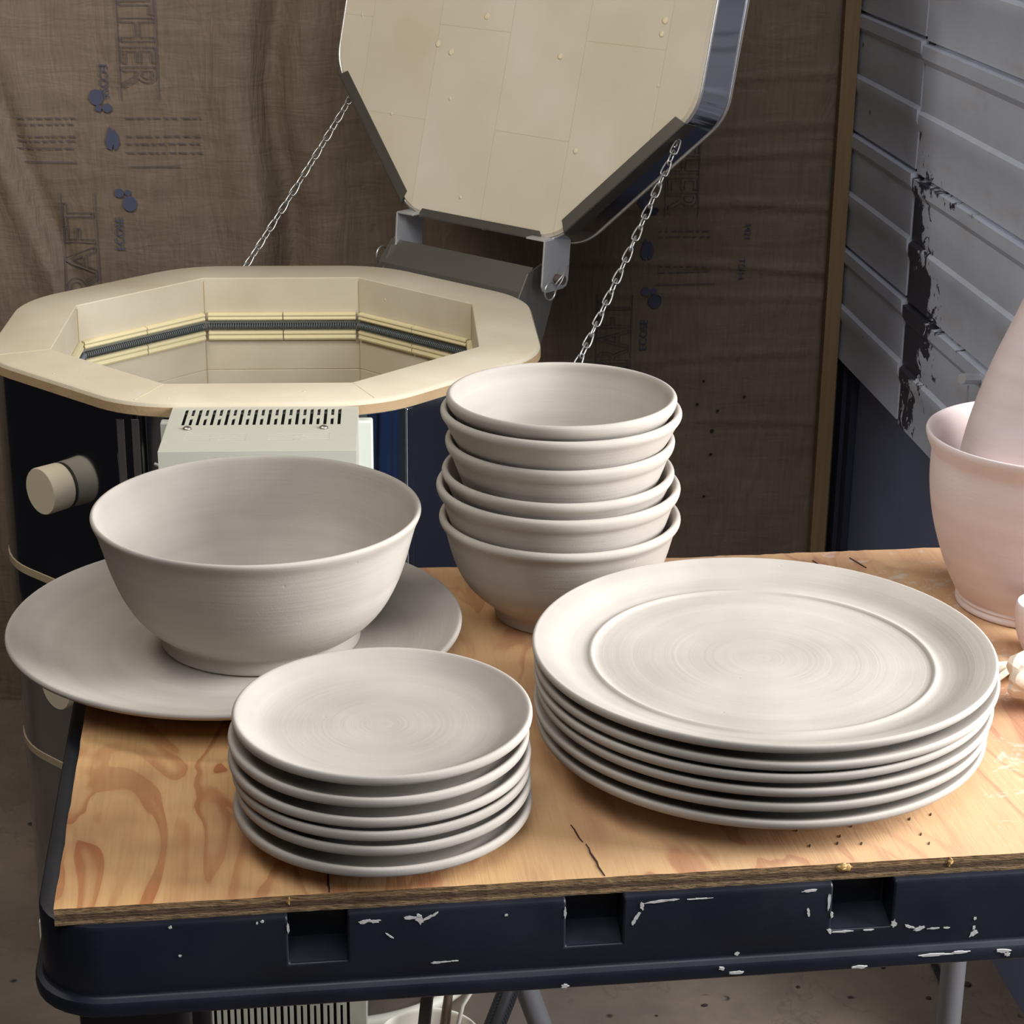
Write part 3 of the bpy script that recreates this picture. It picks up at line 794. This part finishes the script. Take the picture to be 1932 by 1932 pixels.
# cracks in the veneer, each a thin sunken dark split
M_crack=simple('crack_dark',lin(58,36,26),.9)
def crack(pts,w):
    bm=bmesh.new();A=[];B=[]
    for i,(x,y) in enumerate(pts):
        ww=w*(.25+.75*math.sin(PI*(i+.4)/(len(pts)-.2)));A.append(bm.verts.new((x-ww,y,PT+.00025)));B.append(bm.verts.new((x+ww,y,PT+.00025)))
    for i in range(len(pts)-1):bm.faces.new((A[i],B[i],B[i+1],A[i+1]))
    ob=obj('veneer_crack',bm,M_crack,ply);so=ob.modifiers.new('s','SOLIDIFY');so.thickness=.0005;so.offset=0
def pxl(lx,ly,k=5,amp=.0004,dx=0.,seed=0):
    return [(lx+dx*i/k+amp*math.sin(i*2.1+seed)*.6,ly[0]+(ly[1]-ly[0])*i/k) for i in range(k+1)]
crack(pxl(.1345,(.0005,.022)),.0006);crack(pxl(.2735,(.001,.034),7,.0006,-.004,1),.0005);crack(pxl(.268,(.036,.055),4,.0004,-.003,2),.0004)
for i in range(12):
    x=rnd.uniform(.36,.47);y=rnd.uniform(.01,.05);crack([(x,y),(x+.0006,y+.0012),(x+.001,y+.0026)],.0004)
for i in range(5):
    x=.475+.012*i+rnd.uniform(-.003,.003);y=.37+rnd.uniform(0,.03);crack([(x,y+.02),(x+.003,y+.010),(x+.006,y)],.0007)
# resin bead / chipped putty on the front edge
M_glue=simple('yellow_glue',lin(176,140,84),.6)
for x,s in ((.1143,.0010),(.3985,.0042),(.455,.0014)):
    bm=bmesh.new()
    bmesh.ops.create_icosphere(bm,subdivisions=3,radius=1,matrix=Matrix.Translation((x,.0,.0070))@Matrix.Diagonal((s,.0010,.0024,1)))
    for v in bm.verts: v.co+=Vector((noise.noise(v.co*900),0,noise.noise(v.co*700)))*.0012
    obj('glue_bead',bm,M_glue,ply,smooth=4)

ZT=TZ+PT  # .75
# ------------------------------------------------------------------ pottery
def place(name,prof,x,y,z,label,cat,group=None,mat=M_clay,seg=112,wob=.0,seed=0,rot=0,tilt=(0,0)):
    bm=bmesh.new();lathe(bm,prof,seg,wob=wob,seed=seed)
    o=obj(name,bm,mat,None,smooth=4);o.location=(x,y,z);o.rotation_euler=(tilt[0],tilt[1],rot)
    tag(o,label,cat,group);return o
def small_plate(Rr,floor,h):
    s=Rr/.0788;t=h
    pts=[(.0,.0012),(.040*s,.0012),(.0425*s,.0),(.0475*s,.0),(.0495*s,.0018),(.0575*s,t-.0122),(.066*s,t-.0086),(.0730*s,t-.0062),(.0762*s,t-.0060),(.0782*s,t-.0052),(.0789*s,t-.0032),(.0788*s,t-.0010),(.0778*s,t),(.0762*s,t-.0002),(.0742*s,t-.0017),(.070*s,t-.0046),(.0635*s,floor+.0016),(.054*s,floor+.0003),(.046*s,floor),(.02,floor),(.0,floor)]
    pts=smoothprof(pts,2);pts[0]=(.0004,pts[0][1]);pts[-1]=(.0004,pts[-1][1]);return pts
sz=[.7680,.7790,.7872,.7945,.8046,.8150]
sx=[(-.0665,.9410,.0785),(-.0660,.9418,.0776),(-.0672,.9430,.0784),(-.0680,.9445,.0796),(-.0684,.9455,.0790),(-.0666,.9480,.0786)]
slab=['small pale clay plate at the very bottom of the short front stack, touching the plywood',
'small clay plate second from the bottom of the short front stack',
'small clay plate third from the bottom of the front stack, lying close under the fourth',
'small clay plate fourth from the bottom of the front stack, widest rim at left',
'small clay plate just beneath the top one of the front stack',
'top small unglazed clay plate of the front stack, its smooth inside fully visible']
H_S=.0179
for i,(z,(x,y,r)) in enumerate(zip(sz,sx)):
    nf=(sz[i+1]-sz[i]) if i<5 else .0085
    place('side_plate',small_plate(r,nf-.0003,H_S),x,y,z-H_S,slab[i],'plate','stack of six small clay plates',wob=.0035,seed=i*1.3+.5,rot=i)
def dinner(Rr,floor,h):
    s=Rr/.131;t=h
    pts=[(0,.0015),(.074*s,.0015),(.077*s,0),(.083*s,0),(.085*s,.0015),(.095*s,t-.0125),(.110*s,t-.0088),(.122*s,t-.0062),(.1275*s,t-.0058),(.1300*s,t-.0050),(.1311*s,t-.0030),(.1311*s,t-.0009),(.1300*s,t),(.1285*s,t-.0004),(.1240*s,t-.0020),(.1180*s,t-.0042),(.110*s,floor+.0021),(.1035*s,floor+.0006),(.1000*s,floor+.0005),(.0985*s,floor+.0013),(.0972*s,floor+.0017),(.0958*s,floor+.0010),(.0945*s,floor),(.05,floor),(0,floor)]
    pts=smoothprof(pts,2);pts[0]=(.0004,pts[0][1]);pts[-1]=(.0004,pts[-1][1]);return pts
dz=[.7726,.7821,.7912,.7988,.8055,.8150]
dx=[(.1422,1.0330,.1271),(.1418,1.0340,.1278),(.1432,1.0350,.1288),(.1425,1.0355,.1290),(.1440,1.0368,.1302),(.1425,1.0386,.1308)]
dlab=['large clay dinner plate at the very bottom of the right-hand stack, touching the plywood',
'large clay dinner plate second from the bottom of the right-hand stack',
'large clay dinner plate third from the bottom of the right-hand stack',
'large clay dinner plate fourth from the bottom of the right-hand stack',
'large clay dinner plate just beneath the top one of the right-hand stack',
'top large clay dinner plate of the right-hand stack, raised ring around its flat centre']
H_D=.0185
for i,(z,(x,y,r)) in enumerate(zip(dz,dx)):
    nf=(dz[i+1]-dz[i]) if i<5 else .0085
    place('dinner_plate',dinner(r,nf-.0003,H_D),x,y,z-H_D,dlab[i],'plate','stack of six large clay dinner plates',wob=.003,seed=i*2.1+.2,seg=144)
# platter under the salad bowl
pp=[(0,.0015),(.078,.0015),(.081,0),(.088,0),(.090,.0015),(.105,.0062),(.124,.0130),(.1355,.0182),(.1400,.0205),(.1417,.0225),(.1412,.0243),(.1398,.0250),(.1375,.0240),(.131,.0205),(.119,.0148),(.104,.0098),(.088,.0078),(.07,.0078),(.03,.0078),(0,.0078)]
pp=smoothprof(pp,2);pp[0]=(.0004,pp[0][1]);pp[-1]=(.0004,pp[-1][1])
place('platter',pp,-.1730,1.1600,ZT,'wide shallow clay platter under the large bowl, overhanging the board at left','platter',wob=.004,seed=1.1,seg=144)
# salad bowl
sb=[(0,.0030),(.054,.0030),(.0565,0),(.0626,0),(.0628,.0030),(.0612,.0085),(.0622,.0105),(.0680,.0135),(.0785,.0240),(.0862,.0375),(.0920,.0530),(.0962,.0690),(.0990,.0790),(.1012,.0835),(.1020,.0860),(.1014,.0876),(.0998,.0880),(.0985,.0868),(.0972,.0835),(.0925,.0690),(.0875,.0530),(.0812,.0380),(.0715,.0230),(.056,.0120),(.035,.0085),(0,.0080)]
sb=smoothprof(sb,2);sb[0]=(.0004,sb[0][1]);sb[-1]=(.0004,sb[-1][1])
place('serving_bowl',sb,-.1585,1.1680,ZT+.0082,'large deep clay serving bowl with footed base standing on the wide platter','bowl',wob=.003,seed=2.,seg=144)
# nested bowls
def bowl(Rr,bead,nar=0):
    s=Rr/.0793
    pts=[(0,.0030),(.0365,.0030),(.0385,0),(.0420,0),(.0425,.0030),(.0430,.0075),(.0450,.0100),(.0530,.0160),(.0610,.0235),(.0675,.0345),(.0712,.0450),(.0738,.0550),(.0752,.0605),(.0768+bead*.001,.0635),(.0790,.0665),(.0793,.0690),(.0784,.0707),(.0768,.0714),(.0752,.0708),(.0742,.0690),(.0730,.0640),(.0700,.0550),(.0668,.0450),(.0625,.0345),(.0555,.0240),(.0465,.0125),(.0420,.0086),(.0340,.0076),(.02,.0076),(0,.0076)]
    pts=[(r*s*(1-nar*max(0,1-z/.057)**.7),z) for r,z in pts]
    pts=smoothprof(pts,2);pts[0]=(.0004,pts[0][1]);pts[-1]=(.0004,pts[-1][1]);return pts
bz_=[(.8214,.0793,.0314),(.8435,.0795,.0298),(.8535,.0758,.0298),(.8745,.0746,.0310),(.8940,.0778,.0307),(.9030,.0741,.0314)]
blab=['bottom clay bowl of the nested tower, footed base standing on the plywood',
'nested clay bowl second from the bottom, wide rim sticking out at left',
'nested clay bowl third from the bottom of the tower, only a narrow collar showing',
'nested clay bowl fourth from the bottom of the tower, pitted collar',
'nested clay bowl right below the top one, its rim wider than the top bowl',
'topmost clay bowl of the nested tower, open inside visible']
tl=[(0,0),(0,R(.2)),(0,R(-.2)),(0,R(-.3)),(0,R(.15)),(0,R(-.2))]
NAR=[0,.03,.12,.08,.18,.26]
for i,(z,r,x) in enumerate(bz_):
    place('bowl',bowl(r,i%2,NAR[i]),x,1.232,z-.0714+(.0003 if i==0 else 0),blab[i],'bowl','tower of six nested clay bowls',wob=.003,seed=i*1.7,seg=128,tilt=tl[i])
# pink pots -----------------------------------------------------------------
px_,py_=.3520,1.2560
pt_=[(0,.004),(.040,.004),(.043,0),(.049,0),(.050,.003),(.0485,.0055),(.050,.0065),(.0488,.0085),(.0505,.010),(.0560,.020),(.0628,.037),(.0690,.057),(.0725,.076),(.0738,.092),(.0735,.103),(.0738,.108),(.0775,.1155),(.0785,.1195),(.0778,.1215),(.0762,.1215),(.0735,.1180),(.0705,.108),(.0695,.092),(.066,.060),(.058,.036),(.045,.018),(.02,.012),(0,.012)]
pt_=smoothprof(pt_,2);pt_[0]=(.0004,.004);pt_[-1]=(.0004,.012)
place('pot',pt_,px_,py_,ZT,'pink clay pot with flared rim holding the tall bottle, right edge of board','pot',mat=M_pink,wob=.002,seed=3,seg=128)
vs_=[(0,.002),(.036,.002),(.038,0),(.0415,.0),(.0435,.003),(.0490,.012),(.0560,.032),(.0594,.052),(.0580,.068),(.0545,.092),(.0490,.116),(.0405,.144),(.0310,.168),(.0225,.192),(.0170,.215),(.0145,.240),(.0150,.262),(.0185,.272),(.0180,.275),(.014,.272),(.011,.262),(.010,.24),(.004,.20),(0,.19)]
vs_=smoothprof(vs_,2);vs_[0]=(.0004,.002);vs_[-1]=(.0004,.19)
place('bottle_vase',vs_,px_+.0005,py_-.003,ZT+.0262,'tall tapering pink clay bottle standing inside the pink pot','vase',mat=M_pink,wob=.002,seed=4,seg=128)
cu_=[(0,.002),(.010,.002),(.011,0),(.013,0),(.0145,.003),(.0185,.012),(.0205,.022),(.0205,.030),(.0195,.034),(.0180,.033),(.0185,.028),(.0165,.014),(.010,.006),(0,.005)]
cu_=smoothprof(cu_,2);cu_[0]=(.0004,.002);cu_[-1]=(.0004,.005)
place('cup',cu_,.3420,1.1755,ZT,'small pinkish clay cup in front of the pink pot','cup',mat=M_pink,seg=64)
# crumpled clay trimmings
def crumple(name,cx,cy,cz,rx,ry,rz,seed,label,rot=0):
    bm=bmesh.new();bmesh.ops.create_icosphere(bm,subdivisions=4,radius=1)
    r_=random.Random(seed);planes=[(Vector((r_.uniform(-1,1),r_.uniform(-1,1),r_.uniform(-.6,1))).normalized(),r_.uniform(.5,.85)) for _ in range(26)]
    for v in bm.verts:
        d=v.co.normalized();k=1.
        for n_,h in planes:
            q=d.dot(n_)
            if q>.05:k=min(k,h/q)
        k*=1+.30*(abs(noise.noise(d*1.9+Vector((seed,0,0))))-.3)
        v.co=Vector((d.x*rx*k,d.y*ry*k,d.z*rz*k))
    mz=min(v.co.z for v in bm.verts)
    for v in bm.verts:v.co.z-=mz
    o=obj(name,bm,M_cream,None,smooth=R(22));o.location=(cx,cy,cz);o.rotation_euler=(0,0,rot);tag(o,label,'clay scrap');return o
crumple('clay_scrap',.3200,1.0950,ZT+.0003,.036,.024,.020,5,'crumpled cream lump of clay beside the dinner plates, nearer of the two scraps',.3)
def ribbon():
    bm=bmesh.new();nx,ny=26,10;g=[]
    for i in range(nx+1):
        row=[]
        for j in range(ny+1):
            u=i/nx;v=j/ny
            x=u*.052;y=(v-.5)*.026+.012*u+.004*math.sin(u*5);z=.0015+.012*abs(math.sin(u*2.6))*(.6+.4*math.cos(v*4))+.003*noise.noise(Vector((u*6,v*5,2)))
            row.append(bm.verts.new((x,y,max(z,.001))))
        g.append(row)
    for i in range(nx):
        for j in range(ny):bm.faces.new((g[i][j],g[i+1][j],g[i+1][j+1],g[i][j+1]))
    o=obj('clay_scrap',bm,M_cream,None,smooth=R(40));s=o.modifiers.new('s','SOLIDIFY');s.thickness=.0018;s.offset=1
    o.location=(.2915,1.1240,ZT);o.rotation_euler=(0,0,R(6));tag(o,'folded cream strip of clay lying behind the crumpled lump','clay scrap')
ribbon()

# ------------------------------------------------------------------ under the table
# bucket with tools
bk_=thing('bucket','white rimmed pail holding dark tools on the floor beneath the table','bucket',(-.0735,1.612,-.0));bk_.scale=(1,1,.9)
bm=bmesh.new();pr=smoothprof([(0,.004),(.036,.004),(.039,0),(.041,.004),(.046,.12),(.0482,.156),(.0500,.158),(.0508,.162),(.0500,.1665),(.0485,.168),(.0465,.166),(.0460,.156),(.0450,.12),(.038,.012),(0,.010)],1);pr[0]=(.0005,.004);pr[-1]=(.0005,.010)
lathe(bm,pr,64);obj('pail',bm,M_white,bk_,smooth=R(50))
bm=bmesh.new();pr=[(.0005,.120),(.0448,.120),(.0448,.123),(.0005,.123)];lathe(bm,pr,48);obj('pail_content',bm,M_pink,bk_)
t1=thing('kiln_tongs','dark flat steel tongs standing in the white pail','tongs',(-.0735,1.612,.1112))
bm=bmesh.new()
for a,b,w in (((-.010,-.012,.0),(.010,.020,.20),.0065),):
    A=Vector(a);B=Vector(b);box(bm,-w,w,-.0015,.0015,0,(B-A).length,Matrix.Translation(A)@(B-A).to_track_quat('Z','Y').to_matrix().to_4x4())
obj('tong_arm',bm,M_iron,t1,bevel=.0008)
bm=bmesh.new();tube(bm,[(.012,0,0),(.013,.010,.03),(.018,.022,.075),(.022,.035,.14),(.024,.05,.22)],.0032,8,rad=[.0062,.0055,.0042,.0022,.002]);obj('tong_arm',bm,M_pinhandle,t1,smooth=4)
bm=bmesh.new();tube(bm,[(-.056,1.612,.113),(-.042,1.622,.180),(-.006,1.640,.235)],.0022,8);tag(obj('stirring_rod',bm,M_white,smooth=4),'thin white rod leaning out of the white pail','rod')
# white hose loop
bm=bmesh.new();pts=[]
for k in range(41):
    a=R(-10+ -80*k/40*1.0);pts.append((-.185+.105*math.cos(a)*1.0,1.76+.10*math.sin(a)+.06,.13+.0*k))
pts=[(-.19+.16*math.sin(R(4*k-60)),1.985-.150*math.cos(R(4*k-60)),.010) for k in range(41)]
tube(bm,pts,.0075,12)
tag(obj('hose',bm,M_white,smooth=4),'curved white hose on the floor left of the pail','hose')
# spring-clad black cord
bm=bmesh.new();pts=[]
A=Vector((-.028,1.70,.045));B=Vector((.022,1.72,.185));n=36
for i in range(n*8+1):
    t=2*PI*i/8;f=i/(n*8);p=A.lerp(B,f);pts.append(p+Vector((math.cos(t)*.0085,0,math.sin(t)*.0085))+Vector((0,0,.010)))
tube(bm,pts,.0032,6);tube(bm,[(-.045,1.69,.0075),A+Vector((0,0,.01)),B+Vector((0,0,.01))],.0065,10)
tag(obj('coiled_cord',bm,M_rubber,smooth=4),'black coiled cord beside the kiln stand, behind the pail','cord')
# grey post behind the table at right
pl=thing('stand_brace','grey steel tube leaning beside the coiled cord under the table','brace',(.0,0,0))
bm=bmesh.new();tube(bm,[(.0045,1.76,.155),(.052,1.76,.012)],.012,20);obj('brace_tube',bm,M_tube,pl,smooth=R(50))
bm=bmesh.new();tube(bm,[(.051,1.76,.016),(.056,1.76,.0)],.0135,20);obj('rubber_foot',bm,M_rubber,pl,smooth=R(50))
ps=thing('steel_post','bluish grey round steel post standing behind the table at right','post',(.420,1.62,0))
bm=bmesh.new();tube(bm,[(0,0,0.004),(-.002,0,.60)],.0115,24);obj('post_tube',bm,M_tube,ps,smooth=R(50))
bm=bmesh.new();lathe(bm,[(.030,0),(.030,.004),(.014,.006)],24);obj('foot_plate',bm,M_tube,ps,smooth=R(40))
bm=bmesh.new();tube(bm,[(.4867,1.995,.006),(.4905,1.93,.006),(.4935,1.885,.005)],.004,8,rad=[.0035,.004,.001]);tag(obj('metal_rod',bm,M_rubber,smooth=4),'thin dark pointed rod lying on the floor left of the grey post','rod')
# crumbs
bm=bmesh.new()
for k in range(70):
    x=rnd.uniform(.02,.62);y=rnd.uniform(1.55,2.1);s=rnd.uniform(.0012,.0042)*(1.6 if k%17==0 else 1)
    bmesh.ops.create_icosphere(bm,subdivisions=1,radius=s,matrix=Matrix.Translation((x,y,s*.3))@Matrix.Rotation(rnd.uniform(0,3),4,'Z')@Matrix.Diagonal((rnd.uniform(.7,1.6),1,.5,1)))
cr=obj('crumbs',bm,simple('dark_crumb',lin(52,40,38),.9));tag(cr,'dark crumbs scattered over the concrete floor','debris');cr['kind']='stuff'

# ------------------------------------------------------------------ light
w=bpy.data.worlds.new('world');bpy.context.scene.world=w;w.use_nodes=True
nt=w.node_tree;bg=nt.nodes['Background']
tc=nt.nodes.new('ShaderNodeTexCoord');sp=nt.nodes.new('ShaderNodeSeparateXYZ');nt.links.new(tc.outputs['Generated'],sp.inputs[0])
rp=nt.nodes.new('ShaderNodeValToRGB');mr=nt.nodes.new('ShaderNodeMapRange');nt.links.new(sp.outputs[0],mr.inputs[0]);mr.inputs[1].default_value=-1;mr.inputs[2].default_value=1
nt.links.new(mr.outputs[0],rp.inputs[0]);e=rp.color_ramp.elements
e[0].position=.0;e[0].color=(.16,.125,.09,1);e[1].position=1;e[1].color=(.55,.72,1.,1)
q=rp.color_ramp.elements.new(.45);q.color=(.20,.17,.15,1);q=rp.color_ramp.elements.new(.72);q.color=(.30,.36,.48,1)
r2_=nt.nodes.new('ShaderNodeValToRGB');nt.links.new(mr.outputs[0],r2_.inputs[0]);g_=r2_.color_ramp.elements
g_[0].color=(.04,.038,.04,1);g_[1].color=(.10,.22,.62,1);g3=r2_.color_ramp.elements.new(.6);g3.color=(.07,.07,.08,1)
mz=nt.nodes.new('ShaderNodeMapRange');nt.links.new(sp.outputs[2],mz.inputs[0]);mz.inputs[1].default_value=-.16;mz.inputs[2].default_value=-.02
mx=nt.nodes.new('ShaderNodeMix');mx.data_type='RGBA';nt.links.new(mz.outputs[0],mx.inputs[0]);nt.links.new(r2_.outputs[0],mx.inputs[6]);nt.links.new(rp.outputs[0],mx.inputs[7])
nt.links.new(mx.outputs[2],bg.inputs[0]);bg.inputs[1].default_value=.24
def area(name,loc,target,sx,sy,power,col):
    l=bpy.data.lights.new(name,'AREA');l.shape='RECTANGLE';l.size=sx;l.size_y=sy;l.energy=power;l.color=col
    o=bpy.data.objects.new(name,l);C.objects.link(o);o.location=loc
    o.rotation_euler=(Vector(target)-Vector(loc)).to_track_quat('-Z','Y').to_euler();return o
area('daylight_opening',(1.40,1.02,1.36),(0,1.45,.75),.8,.8,64,(.98,.99,1))
area('front_fill',(.22,.05,2.55),(.1,2.0,.7),1.3,1.3,26,(.97,.985,1))  # unseen overhead fill, added to brighten the door and front faces
area('ceiling_lamp',(-.80,1.50,1.80),(-.3,2.5,.9),.4,.4,10,(1,.93,.82))
vs=bpy.context.scene.view_settings
vs.view_transform='Standard';vs.look='None';vs.exposure=0;vs.gamma=1
